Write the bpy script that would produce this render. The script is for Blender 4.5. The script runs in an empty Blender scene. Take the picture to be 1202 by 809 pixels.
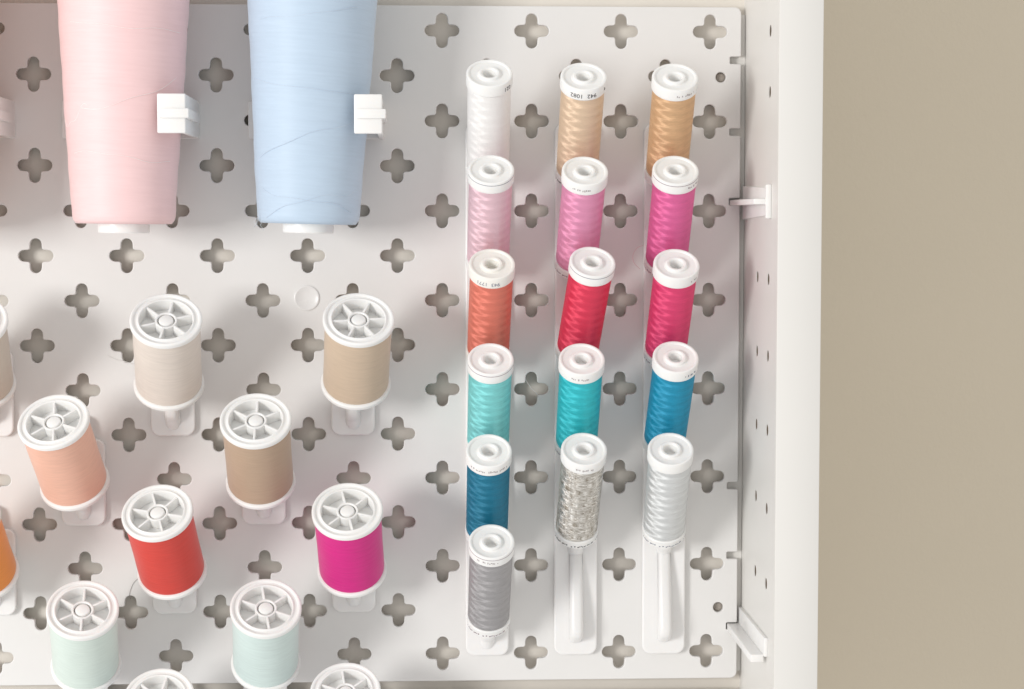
import bpy, bmesh, math, random
from mathutils import Vector, Matrix

random.seed(7)
S = bpy.context.scene
C = S.collection
MM = 0.001
PI = math.pi

# ------------------------------------------------------------------ camera
def rotmat(yaw, pitch, roll):
    return (Matrix.Rotation(yaw, 3, 'Z') @ Matrix.Rotation(pitch, 3, 'X') @ Matrix.Rotation(roll, 3, 'Y'))
R = rotmat(-0.05047, -0.06045, -0.00053)
cam_d = bpy.data.cameras.new('camera')
cam = bpy.data.objects.new('camera', cam_d)
C.objects.link(cam)
right, fwd, up = R.col[0], R.col[1], R.col[2]
m = Matrix((right, up, -fwd)).transposed().to_4x4()
m.translation = Vector((-0.05501, -0.91597, 0.03559))
cam.matrix_world = m
cam_d.sensor_width = 36.0
cam_d.lens = 36.0 * 2400 / 1202
cam_d.clip_start = 0.01
cam_d.clip_end = 50
S.camera = cam

# ------------------------------------------------------------------ light
W = bpy.data.worlds.new('World')
S.world = W
W.use_nodes = True
W.node_tree.nodes['Background'].inputs[0].default_value = (1.0, 0.985, 0.968, 1)
W.node_tree.nodes['Background'].inputs[1].default_value = 0.775

def area(name, loc, target, size, energy, col, size_y=None):
    d = bpy.data.lights.new(name, 'AREA')
    d.shape = 'RECTANGLE' if size_y else 'DISK'
    d.size = size
    if size_y: d.size_y = size_y
    d.energy = energy
    d.color = col
    o = bpy.data.objects.new(name, d)
    C.objects.link(o)
    o.location = loc
    o.rotation_euler = (Vector(target) - Vector(loc)).to_track_quat('-Z', 'Y').to_euler()
    return o
area('window_light', (-1.34, -1.30, 0.08), (-0.05, 0, -0.03), 0.42, 19.0, (1.0, 0.99, 0.975), 0.50)

S.view_settings.view_transform = 'Standard'
S.view_settings.look = 'None'
S.view_settings.gamma = 1.0
S.view_settings.exposure = 0.0
S.view_settings.use_curve_mapping = False

# ------------------------------------------------------------------ materials
def lin(c):
    return tuple((x / 255 / 12.92) if x / 255 <= 0.04045 else ((x / 255 + 0.055) / 1.055) ** 2.4 for x in c)

class NT:
    def __init__(s, name):
        s.m = bpy.data.materials.new(name)
        s.m.use_nodes = True
        s.t = s.m.node_tree
        s.b = s.t.nodes['Principled BSDF']
    def n(s, typ, **kw):
        nd = s.t.nodes.new(typ)
        for k, v in kw.items():
            setattr(nd, k, v)
        return nd
    def l(s, a, b):
        s.t.links.new(a, b)
    def math(s, op, a, b=None, c=None):
        nd = s.n('ShaderNodeMath', operation=op)
        for i, v in enumerate((a, b, c)):
            if v is None: continue
            if isinstance(v, (int, float)): nd.inputs[i].default_value = v
            else: s.l(v, nd.inputs[i])
        return nd.outputs[0]
    def mix(s, f, a, b):
        nd = s.n('ShaderNodeMix', data_type='RGBA')
        for i, v in ((0, f), (6, a), (7, b)):
            if isinstance(v, (int, float)): nd.inputs[i].default_value = v
            elif isinstance(v, tuple): nd.inputs[i].default_value = (*v[:3], 1)
            else: s.l(v, nd.inputs[i])
        return nd.outputs[2]
    def noise(s, vec, scale, detail=3, rough=0.5):
        nd = s.n('ShaderNodeTexNoise')
        nd.inputs['Scale'].default_value = scale
        nd.inputs['Detail'].default_value = detail
        nd.inputs['Roughness'].default_value = rough
        if vec is not None: s.l(vec, nd.inputs['Vector'])
        return nd.outputs['Fac']
    def bump(s, h, strength, dist):
        nd = s.n('ShaderNodeBump')
        nd.inputs['Strength'].default_value = strength
        nd.inputs['Distance'].default_value = dist
        s.l(h, nd.inputs['Height'])
        s.l(nd.outputs[0], s.b.inputs['Normal'])
        return nd

def plastic(name, col, rough=0.4, var=0.04, sss=0.0, bump=0.25, scale=60, spec=0.45):
    t = NT(name)
    tc = t.n('ShaderNodeTexCoord')
    f = t.noise(tc.outputs['Object'], scale, 4, 0.6)
    g = t.noise(tc.outputs['Object'], scale * 14, 3, 0.6)
    dark = tuple(x * (1 - 2 * var) for x in col)
    light = tuple(min(1, x * (1 + var)) for x in col)
    t.l(t.mix(f, dark, light), t.b.inputs['Base Color'])
    t.l(t.math('MULTIPLY_ADD', f, 0.25, rough - 0.12), t.b.inputs['Roughness'])
    t.b.inputs['Specular IOR Level'].default_value = spec
    if sss:
        t.b.inputs['Subsurface Weight'].default_value = sss
        t.b.inputs['Subsurface Radius'].default_value = (1, .9, .8)
        t.b.inputs['Subsurface Scale'].default_value = 0.0015
    t.bump(g, bump, 0.0002)
    return t.m

def cyl_coords(t):
    tc = t.n('ShaderNodeTexCoord')
    sp = t.n('ShaderNodeSeparateXYZ')
    t.l(tc.outputs['Object'], sp.inputs[0])
    th = t.math('ARCTAN2', sp.outputs[1], sp.outputs[0])
    return tc, sp, th

def silk(name, srgb, metal=0.35, rough=0.52, glitter=0.0, amp=0.42, spec=0.8, dark=0.76):
    """cross-wound glossy embroidery thread: fibre direction flips from band to band"""
    t = NT(name)
    col = lin(srgb)
    tc, sp, th = cyl_coords(t)
    z = sp.outputs[2]
    oi = t.n('ShaderNodeObjectInfo')
    # wobble of the band edges
    cv = t.n('ShaderNodeCombineXYZ')
    t.l(t.math('MULTIPLY', th, 1.2), cv.inputs[0]); t.l(t.math('MULTIPLY', z, 260), cv.inputs[1]); t.l(t.math('MULTIPLY', oi.outputs['Random'], 40), cv.inputs[2])
    wob = t.noise(cv.outputs[0], 1.0, 2)
    ph = t.math('ADD', t.math('MULTIPLY', z, 2 * PI / 0.0043), t.math('MULTIPLY', th, 1.0))
    ph = t.math('ADD', ph, t.math('MULTIPLY_ADD', wob, 3.4, -1.7))
    wave = t.math('SINE', ph)
    sq = t.math('DIVIDE', t.math('MULTIPLY', wave, 2.2), t.math('ADD', 1.0, t.math('ABSOLUTE', t.math('MULTIPLY', wave, 2.2))))
    # second, opposite family of windings
    ph2 = t.math('ADD', t.math('MULTIPLY', z, 2 * PI / 0.0061), t.math('MULTIPLY', th, -2.0))
    wave2 = t.math('SINE', ph2)
    a = t.math('ADD', t.math('MULTIPLY', sq, amp), t.math('MULTIPLY', wave2, amp * 0.3))
    fv = t.n('ShaderNodeCombineXYZ')
    t.l(t.math('MULTIPLY', th, 1.1), fv.inputs[0]); t.l(t.math('MULTIPLY', z, 1100), fv.inputs[1]); t.l(oi.outputs['Random'], fv.inputs[2])
    a = t.math('ADD', a, t.math('MULTIPLY_ADD', t.noise(fv.outputs[0], 1.0, 3, 0.7), 0.5, -0.25))
    ca, sa = t.math('COSINE', a), t.math('SINE', a)
    ct, st = t.math('COSINE', th), t.math('SINE', th)
    tv = t.n('ShaderNodeCombineXYZ')
    t.l(t.math('MULTIPLY', st, sa), tv.inputs[0])
    t.l(t.math('MULTIPLY', t.math('MULTIPLY', ct, sa), -1.0), tv.inputs[1])
    t.l(ca, tv.inputs[2])
    vt = t.n('ShaderNodeVectorTransform', vector_type='VECTOR', convert_from='OBJECT', convert_to='WORLD')
    t.l(tv.outputs[0], vt.inputs[0])
    t.l(vt.outputs[0], t.b.inputs['Tangent'])
    t.b.inputs['Anisotropic'].default_value = 0.90
    t.b.inputs['Roughness'].default_value = rough
    t.b.inputs['Metallic'].default_value = metal
    t.b.inputs['Specular IOR Level'].default_value = spec
    # single threads: thin slanting lines
    lv = t.n('ShaderNodeCombineXYZ')
    t.l(t.math('MULTIPLY', th, 2.0), lv.inputs[0])
    t.l(t.math('ADD', t.math('MULTIPLY', z, 1900), t.math('MULTIPLY', t.math('MULTIPLY', th, sq), 1.6)), lv.inputs[1])
    t.l(oi.outputs['Random'], lv.inputs[2])
    fl = t.noise(lv.outputs[0], 1.0, 3, 0.7)
    shade = t.math('MULTIPLY_ADD', fl, 0.9, -0.18)
    shade = t.math('ADD', shade, t.math('MULTIPLY_ADD', sq, 0.07, 0.2))
    d = tuple(x * dark for x in col)
    k_ = min(1.45, 0.92 / max(col))
    l_ = tuple(x * k_ + 0.006 for x in col)
    ramp = t.math('MINIMUM', t.math('MAXIMUM', shade, 0.0), 1.0)
    t.l(t.mix(ramp, d, l_), t.b.inputs['Base Color'])
    h = fl
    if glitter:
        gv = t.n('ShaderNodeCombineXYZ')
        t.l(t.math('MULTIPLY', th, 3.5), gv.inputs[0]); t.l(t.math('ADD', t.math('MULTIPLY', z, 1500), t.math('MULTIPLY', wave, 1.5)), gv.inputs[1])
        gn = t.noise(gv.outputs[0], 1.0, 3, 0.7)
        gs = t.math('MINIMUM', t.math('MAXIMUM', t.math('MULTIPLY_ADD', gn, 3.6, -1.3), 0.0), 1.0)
        t.l(t.mix(gs, tuple(x * 0.5 for x in col), (0.97, 0.95, 0.91)), t.b.inputs['Base Color'])  # foil sparkle painted into the base colour as dark and bright speckle
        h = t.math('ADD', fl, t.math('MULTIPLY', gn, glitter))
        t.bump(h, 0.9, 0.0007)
    else:
        t.bump(h, 0.35, 0.0003)
    return t.m

def matte_thread(name, srgb, lines=1500, rough=0.55, contrast=0.10, bump=0.3, slant=0.5):
    t = NT(name)
    col = lin(srgb)
    tc, sp, th = cyl_coords(t)
    z = sp.outputs[2]
    lv = t.n('ShaderNodeCombineXYZ')
    t.l(t.math('MULTIPLY', th, 1.6), lv.inputs[0])
    t.l(t.math('ADD', t.math('MULTIPLY', z, lines), t.math('MULTIPLY', th, slant)), lv.inputs[1])
    oi = t.n('ShaderNodeObjectInfo')
    t.l(oi.outputs['Random'], lv.inputs[2])
    f = t.noise(lv.outputs[0], 1.0, 3, 0.65)
    big = t.noise(tc.outputs['Object'], 45, 3)
    s_ = t.math('ADD', t.math('MULTIPLY', f, 0.7), t.math('MULTIPLY', big, 0.3))
    d = tuple(x * (1 - 2 * contrast) for x in col)
    l_ = tuple(min(0.95, x * (1 + 1.6 * contrast)) for x in col)
    t.l(t.mix(s_, d, l_), t.b.inputs['Base Color'])
    t.b.inputs['Roughness'].default_value = rough
    t.b.inputs['Sheen Weight'].default_value = 0.25
    t.b.inputs['Sheen Roughness'].default_value = 0.4
    t.b.inputs['Specular IOR Level'].default_value = 0.35
    t.bump(f, bump, 0.0003)
    return t.m

def flat(name, col, rough=0.6):
    t = NT(name)
    tc = t.n('ShaderNodeTexCoord')
    f = t.noise(tc.outputs['Object'], 900, 2)
    t.l(t.mix(f, tuple(x * .85 for x in col), tuple(min(1, x * 1.12) for x in col)), t.b.inputs['Base Color'])
    t.b.inputs['Roughness'].default_value = rough
    return t.m

M = {}
M['board'] = plastic('pegboard_plastic', (0.77, 0.758, 0.742), 0.42, 0.025, scale=22, bump=0.15)
M['back'] = plastic('painted_back', (0.80, 0.75, 0.68), 0.6, 0.03, scale=18, bump=0.1)
M['cab'] = plastic('white_lacquer', (0.765, 0.748, 0.715), 0.38, 0.015, scale=14, bump=0.12)
M['holder'] = plastic('holder_plastic', (0.84, 0.83, 0.82), 0.32, 0.02, sss=0.25, scale=70, bump=0.1)
M['flange'] = plastic('spool_plastic', (0.87, 0.865, 0.85), 0.36, 0.02, sss=0.25, scale=90, bump=0.15)
M['flange_warm'] = plastic('spool_plastic_cream', (0.87, 0.85, 0.80), 0.36, 0.02, sss=0.25, scale=90, bump=0.15)
M['clip'] = plastic('clip_plastic', (0.86, 0.85, 0.835), 0.33, 0.02, sss=0.2, scale=70, bump=0.1)
M['ink'] = flat('ink_grey', (0.055, 0.055, 0.06))
M['ink_faint'] = flat('ink_faint', (0.46, 0.42, 0.42))
M['ink_mauve'] = flat('ink_mauve', (0.30, 0.22, 0.26))
M['ink_blue'] = flat('ink_blue', (0.25, 0.26, 0.32))

tw = NT('beige_paint')
tcw = tw.n('ShaderNodeTexCoord')
fa = tw.noise(tcw.outputs['Object'], 9, 5, 0.6)
fb = tw.noise(tcw.outputs['Object'], 420, 4, 0.6)
tw.l(tw.mix(fa, (0.66, 0.585, 0.46), (0.70, 0.62, 0.49)), tw.b.inputs['Base Color'])
tw.b.inputs['Roughness'].default_value = 0.75
tw.bump(fb, 0.25, 0.0006)
M['wall'] = tw.m

# ------------------------------------------------------------------ helpers
def finish(me, angle=35):
    for p in me.polygons: p.use_smooth = True
    me.set_sharp_from_angle(angle=math.radians(angle))

def obj(name, me, mat, parent=None, loc=None, rot=None):
    o = bpy.data.objects.new(name, me)
    C.objects.link(o)
    if mat is not None:
        if len(me.materials) == 0: me.materials.append(mat)
        o.material_slots[0].link = 'OBJECT'
        o.material_slots[0].material = mat
    if parent is not None: o.parent = parent
    if loc is not None: o.location = loc
    if rot is not None: o.rotation_euler = rot
    return o

def thing(name, label, cat, group=None, mat4=None, kind=None):
    o = bpy.data.objects.new(name, None)
    o.empty_display_size = 0.005
    C.objects.link(o)
    tag(o, label, cat, group, kind)
    if mat4 is not None: o.matrix_world = mat4
    return o

def tag(o, label, cat, group=None, kind=None):
    o['label'] = label
    o['category'] = cat
    if group: o['group'] = group
    if kind: o['kind'] = kind
    return o

def lathe(profile, seg=64, closed=True, angle=30, fn=None):
    """profile: (r,z) points in mm; closed joins last to first; fn perturbs a point"""
    bm = bmesh.new()
    rings = []
    for j, (r, z) in enumerate(profile):
        if r < 1e-6:
            rings.append([bm.verts.new((0, 0, z * MM))])
        else:
            ring = []
            for i in range(seg):
                a = 2 * PI * i / seg
                rr = fn(r, z, a) if fn else r
                ring.append(bm.verts.new((rr * math.cos(a) * MM, rr * math.sin(a) * MM, z * MM)))
            rings.append(ring)
    n = len(rings)
    for j in range(n if closed else n - 1):
        a, b = rings[j], rings[(j + 1) % n]
        if len(a) == 1 and len(b) == 1: continue
        for i in range(seg):
            k = (i + 1) % seg
            if len(a) == 1: bm.faces.new((a[0], b[k], b[i]))
            elif len(b) == 1: bm.faces.new((a[i], a[k], b[0]))
            else: bm.faces.new((a[i], a[k], b[k], b[i]))
    bmesh.ops.recalc_face_normals(bm, faces=bm.faces)
    me = bpy.data.meshes.new('lathe')
    bm.to_mesh(me); bm.free()
    finish(me, angle)
    return me

def box(x0, x1, y0, y1, z0, z1, bev=0.3, seg=2):
    bm = bmesh.new()
    bmesh.ops.create_cube(bm, size=1)
    for v in bm.verts:
        v.co = Vector(((x0 + x1) / 2 + v.co.x * (x1 - x0), (y0 + y1) / 2 + v.co.y * (y1 - y0), (z0 + z1) / 2 + v.co.z * (z1 - z0))) * MM
    if bev:
        bmesh.ops.bevel(bm, geom=bm.edges[:], offset=bev * MM, segments=seg, profile=0.5, affect='EDGES')
    me = bpy.data.meshes.new('box')
    bm.to_mesh(me); bm.free()
    finish(me, 40)
    return me

def prism(outlines, depth, bev, res=2, xform=None):
    """flat plate in XY with holes; outlines in mm, outer one first; thickness along z from 0 to depth"""
    cu = bpy.data.curves.new('plate', 'CURVE')
    cu.dimensions = '2D'
    cu.fill_mode = 'BOTH'
    cu.extrude = (depth / 2 - bev) * MM
    cu.bevel_depth = bev * MM
    cu.bevel_resolution = res
    cu.offset = -bev * MM
    for pts in outlines:
        sp = cu.splines.new('POLY')
        sp.points.add(len(pts) - 1)
        for p, (x, y) in zip(sp.points, pts): p.co = (x * MM, y * MM, 0, 1)
        sp.use_cyclic_u = True
    o = bpy.data.objects.new('plate_tmp', cu)
    C.objects.link(o)
    dg = bpy.context.evaluated_depsgraph_get()
    me = bpy.data.meshes.new_from_object(o.evaluated_get(dg))
    bpy.data.objects.remove(o)
    bpy.data.curves.remove(cu)
    me.transform(Matrix.Translation((0, 0, depth / 2 * MM)))
    if xform: me.transform(xform)
    me.materials.clear()
    finish(me, 40)
    return me

def rrect(x0, x1, y0, y1, r, n=8):
    pts = []
    for cx, cy, a0 in ((x1 - r, y1 - r, 0), (x0 + r, y1 - r, 90), (x0 + r, y0 + r, 180), (x1 - r, y0 + r, 270)):
        for i in range(n + 1):
            a = math.radians(a0 + 90 * i / n)
            pts.append((cx + r * math.cos(a), cy + r * math.sin(a)))
    return pts

def circle(cx, cy, r, n=24):
    return [(cx + r * math.cos(2 * PI * i / n), cy + r * math.sin(2 * PI * i / n)) for i in range(n)]

def quatrefoil(cx, cy, reach=7.7, r=2.55, fil=1.3):
    pts = []
    d = reach - r
    for k in range(4):
        b = k * PI / 2
        loc = []
        for i in range(9):                                   # round end of the arm
            a = -PI / 2 + PI * i / 8
            loc.append((d + r * math.cos(a), r * math.sin(a)))
        fx = r + fil                                         # filleted inner corner to the next arm
        for i in range(1, 5):
            a = -PI / 2 - (PI / 2) * i / 5
            loc.append((fx + fil * math.cos(a), fx + fil * math.sin(a)))
        for x, y in loc:
            pts.append((cx + x * math.cos(b) - y * math.sin(b), cy + x * math.sin(b) + y * math.cos(b)))
    return pts

UPRIGHT = Matrix(((1, 0, 0, 0), (0, 0, -1, 0), (0, 1, 0, 0), (0, 0, 0, 1)))   # plate XY -> board XZ, thickness to -y (camera)

def tube(pts, r, seg=5, name='strand'):
    """thin strand through points (m)"""
    bm = bmesh.new()
    P = [Vector(p) for p in pts]
    rings = []
    for i, p in enumerate(P):
        t = (P[min(i + 1, len(P) - 1)] - P[max(i - 1, 0)]).normalized()
        u = t.orthogonal().normalized()
        if rings:
            u = (lastu - t * lastu.dot(t)).normalized()
        lastu = u
        v = t.cross(u)
        rings.append([bm.verts.new(p + (u * math.cos(2 * PI * k / seg) + v * math.sin(2 * PI * k / seg)) * r) for k in range(seg)])
    for a, b in zip(rings, rings[1:]):
        for k in range(seg):
            bm.faces.new((a[k], a[(k + 1) % seg], b[(k + 1) % seg], b[k]))
    bm.faces.new(rings[0][::-1]); bm.faces.new(rings[-1])
    me = bpy.data.meshes.new(name)
    bm.to_mesh(me); bm.free()
    finish(me, 60)
    return me

def spline(ctrl, n=10):
    out = []
    P = [Vector(c) for c in ctrl]
    P = [P[0] * 2 - P[1]] + P + [P[-1] * 2 - P[-2]]
    for i in range(1, len(P) - 2):
        for k in range(n):
            t = k / n
            a, b, c, d = P[i - 1:i + 3]
            out.append(0.5 * ((2 * b) + (c - a) * t + (2 * a - 5 * b + 4 * c - d) * t * t + (3 * b - a - 3 * c + d) * t ** 3))
    out.append(P[-2])
    return out

# ------------------------------------------------------------------ setting: wall behind the cabinet
wall_me = box(-700, 700, 150, 165, -600, 600, 0)
wall = obj('wall', wall_me, M['wall'])
wall['kind'] = 'structure'
wall['label'] = 'plain beige painted wall beside the white cabinet'

# ------------------------------------------------------------------ cabinet
cab = thing('cabinet', 'white lacquered cabinet with thick side panel and drilled pin holes', 'cabinet')
cab.location = (0, 0.03, -0.26)
def cabpart(name, me, mat):
    me.transform(Matrix.Translation((0, -0.03, 0.26)))
    return obj(name, me, mat, cab)
cabpart('back_panel', box(-330, 96.5, 7.5, 30, -260, 215, 0), M['back'])
cabpart('gap_filler', box(88.6, 96.4, 3.8, 7.4, -170, 128, 0), M['cab'])  # pale strip added behind the board edge to lighten the dark gap
# side panel: inner skin with real 5 mm pin holes, outer skin, front edge band
holes = [(60, z) for z in (115, 89.6, 11, -21.4, -52.9, -86.3, -118.5)] + [(33, z) for z in (11.3, -21, -53, -84.5, -117.6)]
outl = [[(-30, -260), (80, -260), (80, 215), (-30, 215)]] + [circle(h, z, 2.5) for h, z in holes]
# plate axes: X = depth towards the camera, Y = up, thickness towards +x
YZ = Matrix(((0, 0, 1, 0), (-1, 0, 0, 0), (0, 1, 0, 0), (0, 0, 0, 1)))
inner = prism(outl, 9, 0.0, 0, Matrix.Translation((0.0965, 0, 0)) @ YZ)
sp_ = cabpart('side_panel', inner, M['cab'])
cabpart('side_panel_outer', box(105.5, 114.8, -80, 150, -260, 215, 0), M['cab'])
M['hole'] = flat('raw_chipboard', (0.16, 0.115, 0.075))
cup = lathe([(0, 8.6), (2.42, 8.6), (2.42, 0.25), (2.3, 0.25), (2.3, 8.3), (0, 8.3)], 20, False, 40)
for h, z in holes:
    o = obj('pin_hole', cup, M['hole'], sp_)
    o.matrix_local = Matrix.Translation((0.0965, -h * MM - 0.03, z * MM + 0.26)) @ Matrix.Rotation(PI / 2, 4, 'Y')
cabpart('edge_band', box(96.5, 114.8, -81, -80, -260, 215, 0.45, 2), M['cab'])

# ------------------------------------------------------------------ pegboards
M['screw'] = flat('dull_screw', (0.36, 0.32, 0.28), 0.5)
SCREW = lathe([(0, 0), (0.7, 0.05), (0.9, 0.3), (1.6, 0.2), (2.2, -0.2), (2.2, -4), (0, -4)], 24, False, 30)
def board(name, label, z0, z1, x0, x1, notches, screws):
    outer = []
    # outline counter-clockwise from lower left, with rounded corners and edge notches on the right side
    r = 3.0
    c = rrect(x0, x1, z0, z1, r)
    # rrect order: upper right arc, upper left arc, lower left arc, lower right arc
    n = 9
    ur, ul, ll, lr = c[:n], c[n:2 * n], c[2 * n:3 * n], c[3 * n:]
    side = []
    for z in sorted(notches):
        side += [(x1, z - 2.0), (x1 - 0.4, z - 1.6), (x1 - 4.6, z - 1.6), (x1 - 5.0, z - 1.2), (x1 - 5.0, z + 1.2), (x1 - 4.6, z + 1.6), (x1 - 0.4, z + 1.6), (x1, z + 2.0)]
    outer = lr + side + ur + ul + ll
    outs = [outer]
    for i in range(-9, 4):
        for j in range(-8, 5):
            for cx, cz in ((i * 40, j * 40), (i * 40 + 20, j * 40 + 20)):
                if x0 + 9 < cx < x1 - 9 and z0 + 9 < cz < z1 - 9:
                    outs.append(quatrefoil(cx, cz))
    for (sx, sz) in screws: outs.append(circle(sx, sz, 2.3))
    me = prism(outs, 3.0, 0.4, 2, Matrix.Translation((0, 0.003, 0)) @ UPRIGHT)
    o = obj(name, me, M['board'])
    for sx, sz in screws: obj('screw', SCREW, M['screw'], o, (sx * MM, 0.0022, sz * MM), (PI / 2, 0, 0))
    tag(o, label, 'pegboard', 'pegboards fixed one above the other')
    return o
board('pegboard', 'white plastic pegboard with clover shaped holes carrying all the rows of spools', -172.6, 131.0, -322, 94.0,
      [107.4, 75.4, 44.2, -84.3, -116.2, -148.7], [(84.9, 99.8), (85.3, -140)])
board('pegboard', 'white plastic pegboard starting just below the board full of spools', -262, -178.2, -322, 94.0, [], [(84.9, -200)])

# ------------------------------------------------------------------ peg holders
AX = Vector((0, -1.0, 1.173)).normalized()         # direction of every peg: out of the board and up
def holder_meshes():
    plate = prism([rrect(-9.75, 9.75, -20.2, 18.6, 4.2)], 3.0, 0.7, 3, UPRIGHT)
    rail = prism([rrect(-9.75, 9.75, -160.6, 79, 4.2)], 3.0, 0.8, 3, UPRIGHT)
    # peg: tapered rod with a flared foot, axis along local z
    prof = [(0, -3.5), (3.6, -3.5), (3.4, 1.0), (3.1, 4.5), (2.9, 9), (2.75, 20), (2.6, 25), (2.3, 26.5), (1.5, 27.3), (0, 27.5)]
    peg = lathe(prof, 32, closed=False, angle=50)
    # rounded tongue that carries the spool foot: side outline in (distance from board, up)
    side = [(2.0, 29), (4.6, 28.2), (5.4, 27), (10.6, -6.0), (10.9, -8.2), (10.3, -10.6), (8.8, -12.4), (2.0, -15.6)]
    rib = prism([side], 6.0, 2.3, 4, Matrix.Translation((-0.003, 0, 0)) @ YZ)
    plug = prism([rrect(-2.3, 2.3, -2.3, 2.3, 0.6, 3)], 6.0, 0.3, 1, Matrix.Translation((0, 0.0059, 0)) @ UPRIGHT)
    return plate, peg, rib, plug, rail
H_PLATE, H_PEG, H_RIB, H_PLUG, H_RAIL = holder_meshes()
def peg_frame(axis):
    z = axis.normalized()
    x = Vector((1, 0, 0)); x = (x - z * x.dot(z)).normalized()
    y = z.cross(x)
    return Matrix((x, y, z)).transposed()
def add_peg(t, z, bare=False):
    obj('tongue', H_RIB, M['holder'], t, (0, 0, z * MM))
    obj('plug', H_PLUG, M['holder'], t, (0, 0, z * MM))
    if bare: return
    p = obj('peg', H_PEG, M['holder'], t)
    mm = peg_frame(AX).to_4x4(); mm.translation = Vector((0, -0.003, z * MM - 0.0124))
    p.matrix_local = mm
def holder(x, z, label):
    t = thing('peg_holder', label, 'peg holder', 'single slanted peg holders plugged into the pegboard', Matrix.Translation((x * MM, 0, z * MM)))
    obj('plate', H_PLATE, M['holder'], t)
    add_peg(t, 0)
    return t
def rail(x, zs, label):
    t = thing('peg_rail', label, 'peg rail', 'long rails carrying columns of slim spools', Matrix.Translation((x * MM, 0, 0)))
    pl = obj('strip', H_RAIL, M['holder'], t)
    for z in zs: add_peg(t, z, z == -140 and x > 0)
    return t

# ------------------------------------------------------------------ slim embroidery spools
def small_meshes():
    top = lathe([(0, 49.0), (9.55, 49.0), (9.9, 49.5), (9.9, 54.1), (9.7, 54.6), (9.2, 54.8), (8.7, 54.7), (8.2, 54.15), (5.4, 53.75), (4.8, 54.0),
                 (4.5, 54.7), (4.1, 54.95), (3.4, 54.85), (2.9, 54.3), (2.75, 53.5), (2.65, 50.2), (0, 50.0)], 72, False, 28)
    bot = lathe([(3.0, 0.0), (9.3, 0.0), (9.75, 0.35), (9.75, 3.8), (9.4, 4.2), (3.0, 4.2)], 72, True, 28)
    rnd = random.Random(3)
    rows = [(4.4, 4.0)]
    nz = 120
    for j in range(nz + 1):
        rows.append((9.28, 4.0 + 45.2 * j / nz))
    rows.append((4.4, 49.2))
    def fn(r, z, a):
        if r < 5: return r
        e = min(1, (z - 3.9) / 1.6, (49.4 - z) / 1.2)
        w = 0.012 * math.sin(2 * PI * z / 4.7 + a) + 0.012 * math.sin(2 * PI * z / 6.1 - 2 * a) + 0.02 * math.sin(2 * a + z * .1) + 0.006 * math.sin(2 * PI * z / 1.35 + 3 * a)
        return r - 0.45 * (1 - max(0, e)) ** 2 + w
    body = lathe(rows, 72, True, 50, fn)
    return top, bot, body
SM_TOP, SM_BOT, SM_BODY = small_meshes()

def wrap(me, rad, z0, phi0, flip=True):
    """bend a flat XY mesh (m) round a cylinder of radius rad (m); flip = reads upside down with the top up"""
    s = -1 if flip else 1
    for v in me.vertices:
        ph = phi0 + s * v.co.x / rad
        zz = z0 + s * v.co.y
        rr = rad + v.co.z
        v.co = Vector((rr * math.sin(ph), -rr * math.cos(ph), zz))
    me.update()

def text_mesh(body, size):
    cu = bpy.data.curves.new('txt', 'FONT')
    cu.body = body
    cu.size = size * MM
    cu.align_x = 'CENTER'; cu.align_y = 'CENTER'
    cu.resolution_u = 3
    cu.extrude = 0.00003
    o = bpy.data.objects.new('txt_tmp', cu); C.objects.link(o)
    me = bpy.data.meshes.new_from_object(o.evaluated_get(bpy.context.evaluated_depsgraph_get()))
    bpy.data.objects.remove(o); bpy.data.curves.remove(cu)
    bm = bmesh.new(); bm.from_mesh(me)
    bmesh.ops.subdivide_edges(bm, edges=[e for e in bm.edges if e.calc_length() > 0.0006], cuts=2)
    bm.to_mesh(me); bm.free()
    me.materials.clear()
    return me

def strip_mesh(rad, z0, hgt, a0, a1, n=48, breaks=None):
    """thin printed line round a flange, radius in mm"""
    bm = bmesh.new()
    rnd = random.Random(int(abs(a0 * 100) + z0 * 10))
    for i in range(n):
        if breaks and rnd.random() < breaks: continue
        p0, p1 = a0 + (a1 - a0) * i / n, a0 + (a1 - a0) * (i + 1) / n
        if breaks: p1 -= (p1 - p0) * rnd.uniform(.1, .5)
        dz = rnd.uniform(-.25, .25) * hgt if breaks else 0
        h2 = hgt * rnd.uniform(.5, 1.2) if breaks else hgt
        q = [bm.verts.new((rad * math.sin(p) * MM, -rad * math.cos(p) * MM, (z0 + dz + s * h2 / 2) * MM)) for p, s in ((p0, -1), (p1, -1), (p1, 1), (p0, 1))]
        bm.faces.new(q)
    me = bpy.data.meshes.new('print')
    bm.to_mesh(me); bm.free()
    return me

def axis_matrix(base, top):
    b, t = Vector(base) * MM, Vector(top) * MM
    mm = peg_frame(t - b).to_4x4(); mm.translation = b
    return mm

G_SM = 'slim embroidery thread spools in columns'
def small_spool(base, top, mat, label, fl='flange', spin=0.0, prints=()):
    t = thing('thread_spool', label, 'thread spool', G_SM, axis_matrix(base, top))
    obj('thread', SM_BODY, mat, t, rot=(0, 0, spin))
    tp = obj('flange', SM_TOP, M[fl], t)
    bt = obj('flange', SM_BOT, M[fl], t)
    for pr in prints:
        k = pr[0]
        if k == 'text':
            _, s, size, phi, ink = pr
            me = text_mesh(s, size)
            wrap(me, 9.93 * MM, 51.5 * MM, phi)
            obj('printed_number', me, M[ink], tp)
        elif k == 'line':
            obj('printed_line', strip_mesh(9.93, 53.6, 0.28, -1.35, 1.35), M[pr[1]], tp)
        elif k == 'faint':
            obj('printed_mark', strip_mesh(9.93, 51.6, 1.0, pr[1], pr[2], int((pr[2] - pr[1]) * 14), 0.3), M[pr[3]], tp)
        elif k == 'low':
            obj('printed_mark', strip_mesh(9.78, 1.3, 0.8, -1.3, 1.3, 34, 0.35), M[pr[1]], bt)
    return t

XS = (-20, 20, 60)
ZS = (60, 20, -20, -60, -100, -140)
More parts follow.
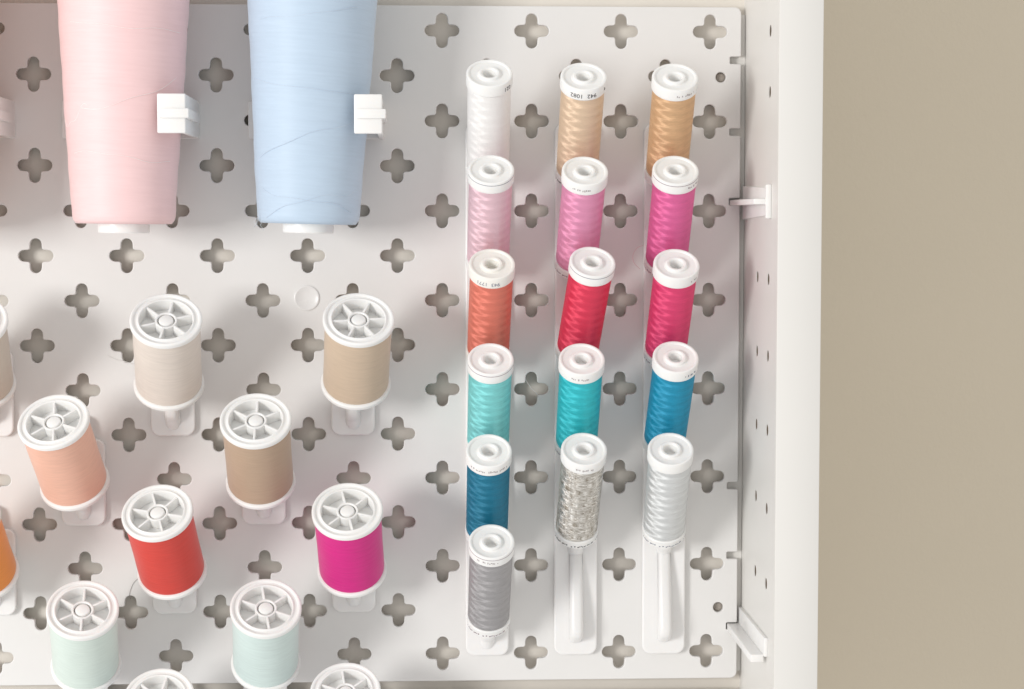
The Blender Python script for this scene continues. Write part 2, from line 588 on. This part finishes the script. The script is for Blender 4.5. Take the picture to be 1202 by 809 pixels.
# colour, wording, top offset (dx, dz) and base dx from the column axis, prints
SM = {
 (0, 0): ((250, 248, 246), 'white embroidery thread spool printed 021 above the palest pink one', (-0.7, 0.2), 0, (('text', '021', 2.8, 0.86, 'ink'),), {}),
 (0, 1): ((240, 212, 182), 'cream beige embroidery thread spool printed 942 1082, above the candy pink one', (-0.7, -1.3), -0.6, (('text', '942  1082', 2.9, -0.05, 'ink'), ('text', 'e', 2.8, 1.08, 'ink'), ('low', 'ink')), {}),
 (0, 2): ((216, 176, 134), 'golden tan embroidery thread spool above the orchid pink one', (-1.7, -1.5), -0.8, (('faint', 0.0, 0.9, 'ink_faint'),), {}),
 (1, 0): ((253, 216, 227), 'palest pink embroidery thread spool between the white and coral ones', (0, -0.5), 0, (('line', 'ink_blue'),), {}),
 (1, 1): ((249, 166, 204), 'candy pink embroidery thread spool between the cream and crimson ones', (0, -1.2), -0.8, (('faint', -0.6, 0.3, 'ink_faint'), ('low', 'ink_mauve')), {}),
 (1, 2): ((242, 112, 172), 'orchid pink embroidery thread spool below the golden tan one', (-1.3, -0.7), -0.8, (('line', 'ink_mauve'), ('faint', 0.5, 1.2, 'ink_mauve'), ('low', 'ink_mauve')), {}),
 (2, 0): ((238, 132, 112), 'coral orange embroidery thread spool with a creamy flange printed with numbers', (0.4, -0.6), 0, (('text', '943  1??1'.replace('??', '77'), 2.6, -0.2, 'ink_blue'),), {'fl': 'flange_warm'}),
 (2, 1): ((240, 60, 94), 'crimson red embroidery thread spool leaning sideways on its peg', (3.4, 0.6), -0.4, (('line', 'ink_blue'),), {}),
 (2, 2): ((240, 70, 124), 'raspberry pink embroidery thread spool above the cerulean blue one', (-0.7, -0.7), -1.0, (('faint', 0.55, 1.1, 'ink_faint'), ('low', 'ink_blue')), {}),
 (3, 0): ((128, 210, 210), 'pale aqua embroidery thread spool between the coral and deep teal ones', (-0.2, -1.3), 0, (('line', 'ink_mauve'),), {}),
 (3, 1): ((44, 188, 198), 'turquoise embroidery thread spool below the crimson one', (-1.2, -1.5), -0.6, (('faint', -0.5, 0.3, 'ink_faint'), ('low', 'ink_blue')), {}),
 (3, 2): ((16, 144, 180), 'cerulean blue embroidery thread spool below the raspberry one', (-0.8, -0.5), -1.2, (('faint', 0.35, 1.0, 'ink_blue'),), {}),
 (4, 0): ((0, 112, 142), 'deep teal blue embroidery thread spool directly above the grey one', (-1.0, -0.4), -0.5, (('faint', -0.9, 0.9, 'ink_faint'),), {}),
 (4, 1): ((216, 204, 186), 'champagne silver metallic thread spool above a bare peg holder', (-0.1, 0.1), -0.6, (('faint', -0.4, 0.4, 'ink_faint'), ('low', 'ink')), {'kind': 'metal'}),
 (4, 2): ((224, 226, 226), 'silvery white satin thread spool above a bare peg holder', (-2.8, -0.1), -1.2, (('low', 'ink_blue'),), {'kind': 'satin'}),
 (5, 0): ((160, 158, 159), 'mid grey embroidery thread spool at the foot of its column', (0.2, 0.6), 0.2, (('line', 'ink_mauve'), ('faint', -0.7, 0.3, 'ink_faint'), ('low', 'ink_mauve')), {}),
}
for r in range(6):
    for c in range(3):
        x, z = XS[c], ZS[r]
        if (r, c) in SM:
            col, label, (dx, dz), bdx, prints, opt = SM[(r, c)]
            k = opt.get('kind')
            nm = 'silk_thread_%d%d' % (r, c)
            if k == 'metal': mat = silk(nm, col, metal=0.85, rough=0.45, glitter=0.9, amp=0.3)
            elif k == 'satin': mat = silk(nm, col, metal=0.5, rough=0.5)
            elif (r, c) == (0, 0): mat = silk(nm, col, metal=0.1, dark=0.9)
            else: mat = silk(nm, col)
            base = (x + bdx, -10.6, z - 3.6 + dz * 0.8)
            d = Vector((dx - bdx, -36, 41.7)).normalized() * 54.8
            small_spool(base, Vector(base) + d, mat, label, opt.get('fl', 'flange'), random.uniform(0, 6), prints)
rail(XS[0], ZS, 'long white peg rail under the column from white down to grey spools')
rail(XS[1], ZS, 'long white peg rail whose bare end shows below the champagne metallic spool')
rail(XS[2], ZS, 'long white peg rail whose bare end shows below the silvery white spool')

# ------------------------------------------------------------------ wide sewing thread spools with spoked ends
def wide_meshes():
    L = 42.5
    ring = lathe([(11.2, L - 8.5), (13.6, L - 8.5), (13.6, L - 3.0), (15.0, L - 2.7), (15.3, L - 2.2), (15.3, L - 0.7), (15.0, L - 0.15), (14.5, L), (13.9, L - 0.2),
                  (13.5, L - 0.75), (12.6, L - 0.75), (12.2, L - 0.4), (11.7, L - 0.15), (11.4, L - 0.3), (11.2, L - 0.8)], 80, True, 28)
    bot = lathe([(3.9, 0), (14.8, 0), (15.3, 0.4), (15.3, 1.7), (14.9, 2.3), (14.2, 2.6), (3.9, 2.6)], 80, True, 28)
    hub = lathe([(3.7, L - 9), (4.7, L - 9), (4.7, L - 1.1), (4.5, L - 0.75), (4.0, L - 0.75), (3.7, L - 1.1)], 40, True, 28)
    floor_ = lathe([(3.7, L - 7.6), (11.4, L - 7.6), (11.4, L - 6.2), (3.7, L - 6.2)], 48, True, 28)
    spoke = box(4.3, 11.5, -0.45, 0.45, L - 6.8, L - 0.9, 0.15)
    cap = lathe([(0, L - 0.45), (2.0, L - 0.5), (2.8, L - 0.75), (3.15, L - 1.3), (3.2, L - 3), (3.8, L - 3.2), (3.8, L - 5), (0, L - 5)], 32, False, 40)
    rows = [(12.0, 2.4)]
    nz = 60
    for j in range(nz + 1): rows.append((14.35, 2.4 + (L - 5.1) * j / nz))
    rows.append((12.0, L - 2.7))
    def fn(r, z, a):
        if r < 13: return r
        e = min(1, (z - 2.3) / 1.2, (L - 2.6 - z) / 1.0)
        return r - 0.3 * (1 - max(0, e)) ** 2 + 0.006 * math.sin(z * 1.9 + a) + 0.04 * math.sin(2 * a + z * 0.3)
    body = lathe(rows, 80, True, 50, fn)
    return ring, bot, hub, floor_, spoke, body, cap
WD = wide_meshes()
def wide_spool(base, top, mat, label, spin):
    mm = axis_matrix(base, top) @ Matrix.Rotation(spin, 4, 'Z')
    t = thing('thread_spool', label, 'thread spool', 'wide sewing thread spools in staggered rows', mm)
    obj('thread', WD[5], mat, t)
    fl = obj('flange', WD[0], M['flange'], t)
    obj('web', WD[3], M['flange'], fl)
    obj('hub', WD[2], M['flange'], fl)
    obj('hub_cap', WD[6], M['flange'], fl)
    for k in range(6): obj('spoke', WD[4], M['flange'], fl, rot=(0, 0, k * PI / 3))
    obj('flange', WD[1], M['flange'], t)
    return t
# hole x, z, base offset (dx, dz), top point, colour, wording, spin
WIDE = [
 (-240, -40, (-2.1, 3.2), (-239.6, -7.0), (203, 190, 176), 'greige thread spool level with the pale cream one, above the orange one', 0.2),
 (-160, -40, (-0.2, 3.2), (-157.9, -6.6), (222, 211, 201), 'pale cream thread spool above the bright red one', 0.35),
 (-80, -40, (1.5, 3.4), (-76.4, -6.4), (204, 183, 160), 'light tan thread spool above the magenta one', 0.12),
 (-200, -80, (-1.5, -0.3), (-206.0, -48.9), (234, 184, 162), 'peach thread spool leaning sideways on its peg', 0.62),
 (-120, -80, (-0.4, -0.2), (-120.4, -48.9), (184, 159, 136), 'brown tan thread spool between the peach and magenta ones', 0.5),
 (-160, -120, (0.6, 0.3), (-162.6, -87.8), (214, 68, 58), 'bright red thread spool leaning slightly towards the orange one', 0.8),
 (-80, -120, (-0.4, 0.6), (-81.6, -87.9), (214, 28, 132), 'magenta thread spool beside the bright red one', 0.75),
 (-240, -120, (-1.5, 0.2), (-243.6, -91.5), (232, 142, 60), 'orange thread spool level with the bright red one', 0.4),
 (-200, -160, (2.2, -0.8), (-194.5, -130.0), (214, 227, 219), 'mint white thread spool below the peach one', 0.55),
 (-120, -160, (1.2, -0.8), (-116.6, -130.0), (208, 224, 220), 'icy mint thread spool below the brown tan one', 0.7),
 (-160, -200, (-1.0, 0.0), (-162.7, -168.3), (214, 220, 232), 'white spoked spool top on the lower board below the bright red spool', 0.3),
 (-80, -200, (-1.0, 1.0), (-82.9, -165.5), (226, 226, 232), 'white spoked spool top on the lower board below the magenta spool', 0.66),
]
for i, (hx, hz, (bx, bz), (tx, tz), col, label, spin) in enumerate(WIDE):
    base = Vector((hx + bx, -14.6, hz + bz))
    d = (Vector((tx, -43.2, tz)) - base).normalized() * 42.5
    wide_spool(base, base + d, matte_thread('matte_thread_%d' % i, col), label, spin)
    holder(hx, hz, 'white peg holder under the ' + label.split(' spool')[0].replace(' thread', '') + ' sewing spool' if 'lower board' not in label
           else 'white peg holder ' + label.split('top ')[1])

# ------------------------------------------------------------------ big thread cones and their holders
def cone_meshes(seed):
    rnd = random.Random(seed)
    z0, z1 = 0.0, 150.0
    rows = [(9, 0.3)]
    n = 110
    ph = [rnd.uniform(0, 6) for _ in range(6)]
    for j in range(n + 1):
        z = z0 + (z1 - z0) * j / n
        rows.append((21.6 + 0.0635 * z, z))
    rows.append((9, z1 - 0.3))
    def fn(r, z, a):
        if r < 10: return r
        e = min(1, z / 3.0, (z1 - z) / 3.0)
        w = 0.10 * math.sin(z * 0.21 + ph[0] + a) + 0.07 * math.sin(z * 0.53 + ph[1] - a) + 0.09 * math.sin(2 * a + z * 0.05 + ph[2]) + 0.05 * math.sin(3 * a - z * 0.09 + ph[3])
        return r - 1.3 * (1 - max(0, e)) ** 2 + w
    body = lathe(rows, 96, True, 60, fn)
    core = lathe([(8.0, -4.0), (10.6, -4.0), (10.9, -3.6), (14.6, 156), (14.2, 156.6), (11.5, 156.6)], 48, True, 30)
    return body, core
def cone_strand(seed, z0, z1, a0, a1, wig=0.0):
    rnd = random.Random(seed)
    pts = []
    n = 48
    p1, p2 = rnd.uniform(0, 6), rnd.uniform(0, 6)
    for i in range(n + 1):
        u = i / n
        z = z0 + (z1 - z0) * u + wig * (math.sin(u * 7 + p1) + .5 * math.sin(u * 15 + p2))
        a = a0 + (a1 - a0) * u
        r = 21.6 + 0.0635 * z + 0.10
        pts.append((r * math.sin(a) * MM, -r * math.cos(a) * MM, z * MM))
    return tube(pts, 0.00010, 5)
def cone(x, xb, zb, mat, smat, label, seed, strands):
    b = Vector((xb, -34, zb)) * MM
    t_ = Vector((x, -34.6, zb + 95)) * MM
    mm = peg_frame(t_ - b).to_4x4(); mm.translation = b
    t = thing('thread_cone', label, 'thread cone', 'big thread cones hanging in clips', mm)
    bd, cr = cone_meshes(seed)
    body = obj('thread', bd, mat, t)
    obj('core_tube', cr, M['flange'], t)
    for s in strands: obj('loose_strand', cone_strand(*s), smat, body)
    return t
pinkm = matte_thread('cone_pink', (244, 207, 207), lines=900, rough=0.5, contrast=0.055, bump=0.35, slant=0.8)
bluem = matte_thread('cone_blue', (188, 206, 224), lines=900, rough=0.5, contrast=0.055, bump=0.35, slant=0.8)
tanm = matte_thread('cone_tan', (214, 160, 130), lines=900, rough=0.5, contrast=0.05, bump=0.22, slant=0.8)
pk = cone(-175.5, -176.5, 34.3, pinkm, flat('strand_pink', (0.93, 0.84, 0.82)), 'big pink thread cone held by a white clip', 1,
     [(1, 42, 60, -1.3, 1.25, 1.8), (2, 30, 26, -0.9, 1.1, 0.8), (3, 83, 80, -0.8, 1.2, 0.6), (4, 40, 47, -1.4, -0.5, 2.2)])
bl = cone(-95.6, -98.0, 34.3, bluem, flat('strand_blue', (0.58, 0.66, 0.76)), 'big light blue thread cone held by a white clip', 2,
     [(5, 26, 44, -1.3, 0.9, 0.7), (6, 4, 16, -0.9, 1.2, 1.2), (7, 60, 53, -1.2, 1.3, 0.5), (8, 84, 90, -0.9, 0.8, .6), (9, 14, 6, -1.0, 1.0, .8)])
rf = random.Random(11)
fuzz = flat('strand_fuzz', (0.62, 0.66, 0.70))
for k in range(7):                                             # frayed tangle at the lower rim of the blue cone
    p = Vector((-20.6 + rf.uniform(-.6, .8), -6 + rf.uniform(-3, 2), 1 + rf.uniform(-.5, 1.5)))
    ctrl = [p]
    for q in range(4):
        p = p + Vector((rf.uniform(-1.1, 1.1), rf.uniform(-1, 1), rf.uniform(-1.7, .9)))
        ctrl.append(p)
    obj('loose_strand', tube(spline([c * MM for c in ctrl], 7), 0.00007), fuzz, bl)
cone(-258.5, -259.5, 34.3, tanm, tanm, 'big tan thread cone on the far side of the pink one from the blue', 3, [])

def cone_holder(x0, x1, label):
    zc = 80.0
    t = thing('cone_holder', label, 'cone holder', 'white clips holding the thread cones', Matrix.Translation((x1 * MM, 0, zc * MM)))
    w = x1 - x0
    obj('back_plate', prism([rrect(-w, 0, -8.25, 8.25, 0.8, 3)], 2.0, 0.3, 2, UPRIGHT), M['clip'], t)
    obj('arm', box(-2.0, 0.0, -56, -1.9, -8.1, 8.1, 0.35), M['clip'], t)
    lip = obj('lip', box(-11.6, 0.15, -58.2, -55.8, -8.2, 8.2, 0.6, 3), M['clip'], t)
    obj('rib', box(-10.6, 1.6, -60.2, -58.0, -2.0, 2.0, 0.4), M['clip'], lip)
    obj('rib', box(-0.1, 1.6, -57.9, -14, -2.0, 2.0, 0.35), M['clip'], t)
    obj('plug', prism([rrect(-w / 2 - 2.3, -w / 2 + 2.3, -2.3, 2.3, 0.6, 3)], 6.0, 0.3, 1, Matrix.Translation((0, 0.0059, 0)) @ UPRIGHT), M['clip'], t)
cone_holder(-207.4, -147.4, 'white plastic clip gripping the pink thread cone')
cone_holder(-125.8, -66.0, 'white plastic clip gripping the light blue thread cone')
cone_holder(-288.2, -228.2, 'white plastic clip gripping the tan thread cone next to the pink one')

# ------------------------------------------------------------------ clips on the side panel
t = thing('side_clip', 'flat white plastic clip with a tall end flange on the side panel', 'clip', 'white clips joining board and side panel', Matrix.Translation((0.0965, -0.03, 0.0437)))
obj('plate', box(-1.6, 0.05, -33, 29, -7.6, 7.6, 0.4), M['clip'], t)
obj('fin', box(-7.2, -1.4, -34, 33.5, -1.2, 1.2, 0.4), M['clip'], t)
for v in t.children[-1].data.vertices:
    u = (0.0335 - v.co.y) / 0.0675
    if v.co.x < -0.004: v.co.x += 0.0042 * max(0, u)
    v.co.z *= 1 - 0.25 * u
obj('end_flange', box(-2.4, 1.6 - 1.55, -36, -33, -7.2, 7.2, 0.6), M['clip'], t)

t = thing('side_clip', 'white plastic angle clip on the side panel near the bare rail ends', 'clip', 'white clips joining board and side panel', Matrix.Translation((0.0965, 0.0, -0.1445)))
def sheared(me, k):
    for v in me.vertices: v.co.z += k * v.co.y
    return me
KS = 0.01
obj('plate', sheared(box(-1.6, 0.05, -66, 2, -3.6, 4.4, 0.3), KS * 1.0), M['clip'], t)
obj('fin', sheared(box(-7.0, -1.4, -64, 3.5, -6.4, -3.0, 0.4), KS * 1.0), M['clip'], t)

# ------------------------------------------------------------------ small things on the board
M['bumper'] = plastic('milky_silicone', (0.775, 0.765, 0.75), 0.25, 0.02, sss=0.0, scale=80, bump=0.05)
bump_me = lathe([(0, 0.02), (5.7, 0.02), (5.7, 0.35), (5.4, 0.55), (4.8, 0.5), (4.5, 0.3), (0, 0.3)], 48, False, 40)
bump_me.transform(Matrix(((1, 0, 0, 0), (0, 0, -1, 0), (0, 1, 0, 0), (0, 0, 0, 1))))
bp = obj('bumper', bump_me, M['bumper'], None, (-0.1005, 0, 0.0011))
tag(bp, 'small clear round bumper stuck on the board above the light tan spool', 'bumper')

M['wisp'] = flat('wisp_white', (0.82, 0.81, 0.79))
M['wisp_dark'] = flat('wisp_grey', (0.25, 0.22, 0.21))
M['wisp_pink'] = flat('wisp_pink', (0.72, 0.45, 0.48))
def wisp(ctrl, mat, label, r=0.13):
    o = obj('loose_thread', tube(spline([Vector(c) * MM for c in ctrl], 8), r * MM), M[mat])
    tag(o, label, 'thread', 'loose thread ends')
wisp([(-3.2, -0.2, -32.6), (-2.4, 0.6, -36), (0.2, 0.8, -40), (2.0, 0.3, -41.6), (3.4, -0.15, -43.6)], 'wisp', 'white thread end hanging over the hole beside the turquoise spool')
wisp([(-176.5, -0.2, -124.5), (-178.8, -0.25, -127), (-180.4, -0.2, -131.5), (-180.0, 0.5, -134)], 'wisp_dark', 'fine dark thread end lying on the board below the bright red spool', 0.09)
wisp([(-189, -0.2, -24.4), (-185, -0.3, -26.2), (-180, -0.3, -27.4), (-174, -0.2, -29.5), (-170, -0.2, -29.2)], 'wisp', 'white thread end lying on the board beside the pale cream spool', 0.11)
wisp([(48.5, -3.2, 14), (45.6, -4.5, 17), (45.2, -5, 20.5), (47.2, -4, 23.5), (49.8, -3.3, 24.6)], 'wisp_pink', 'pink thread loop beside the raspberry spool', 0.09)
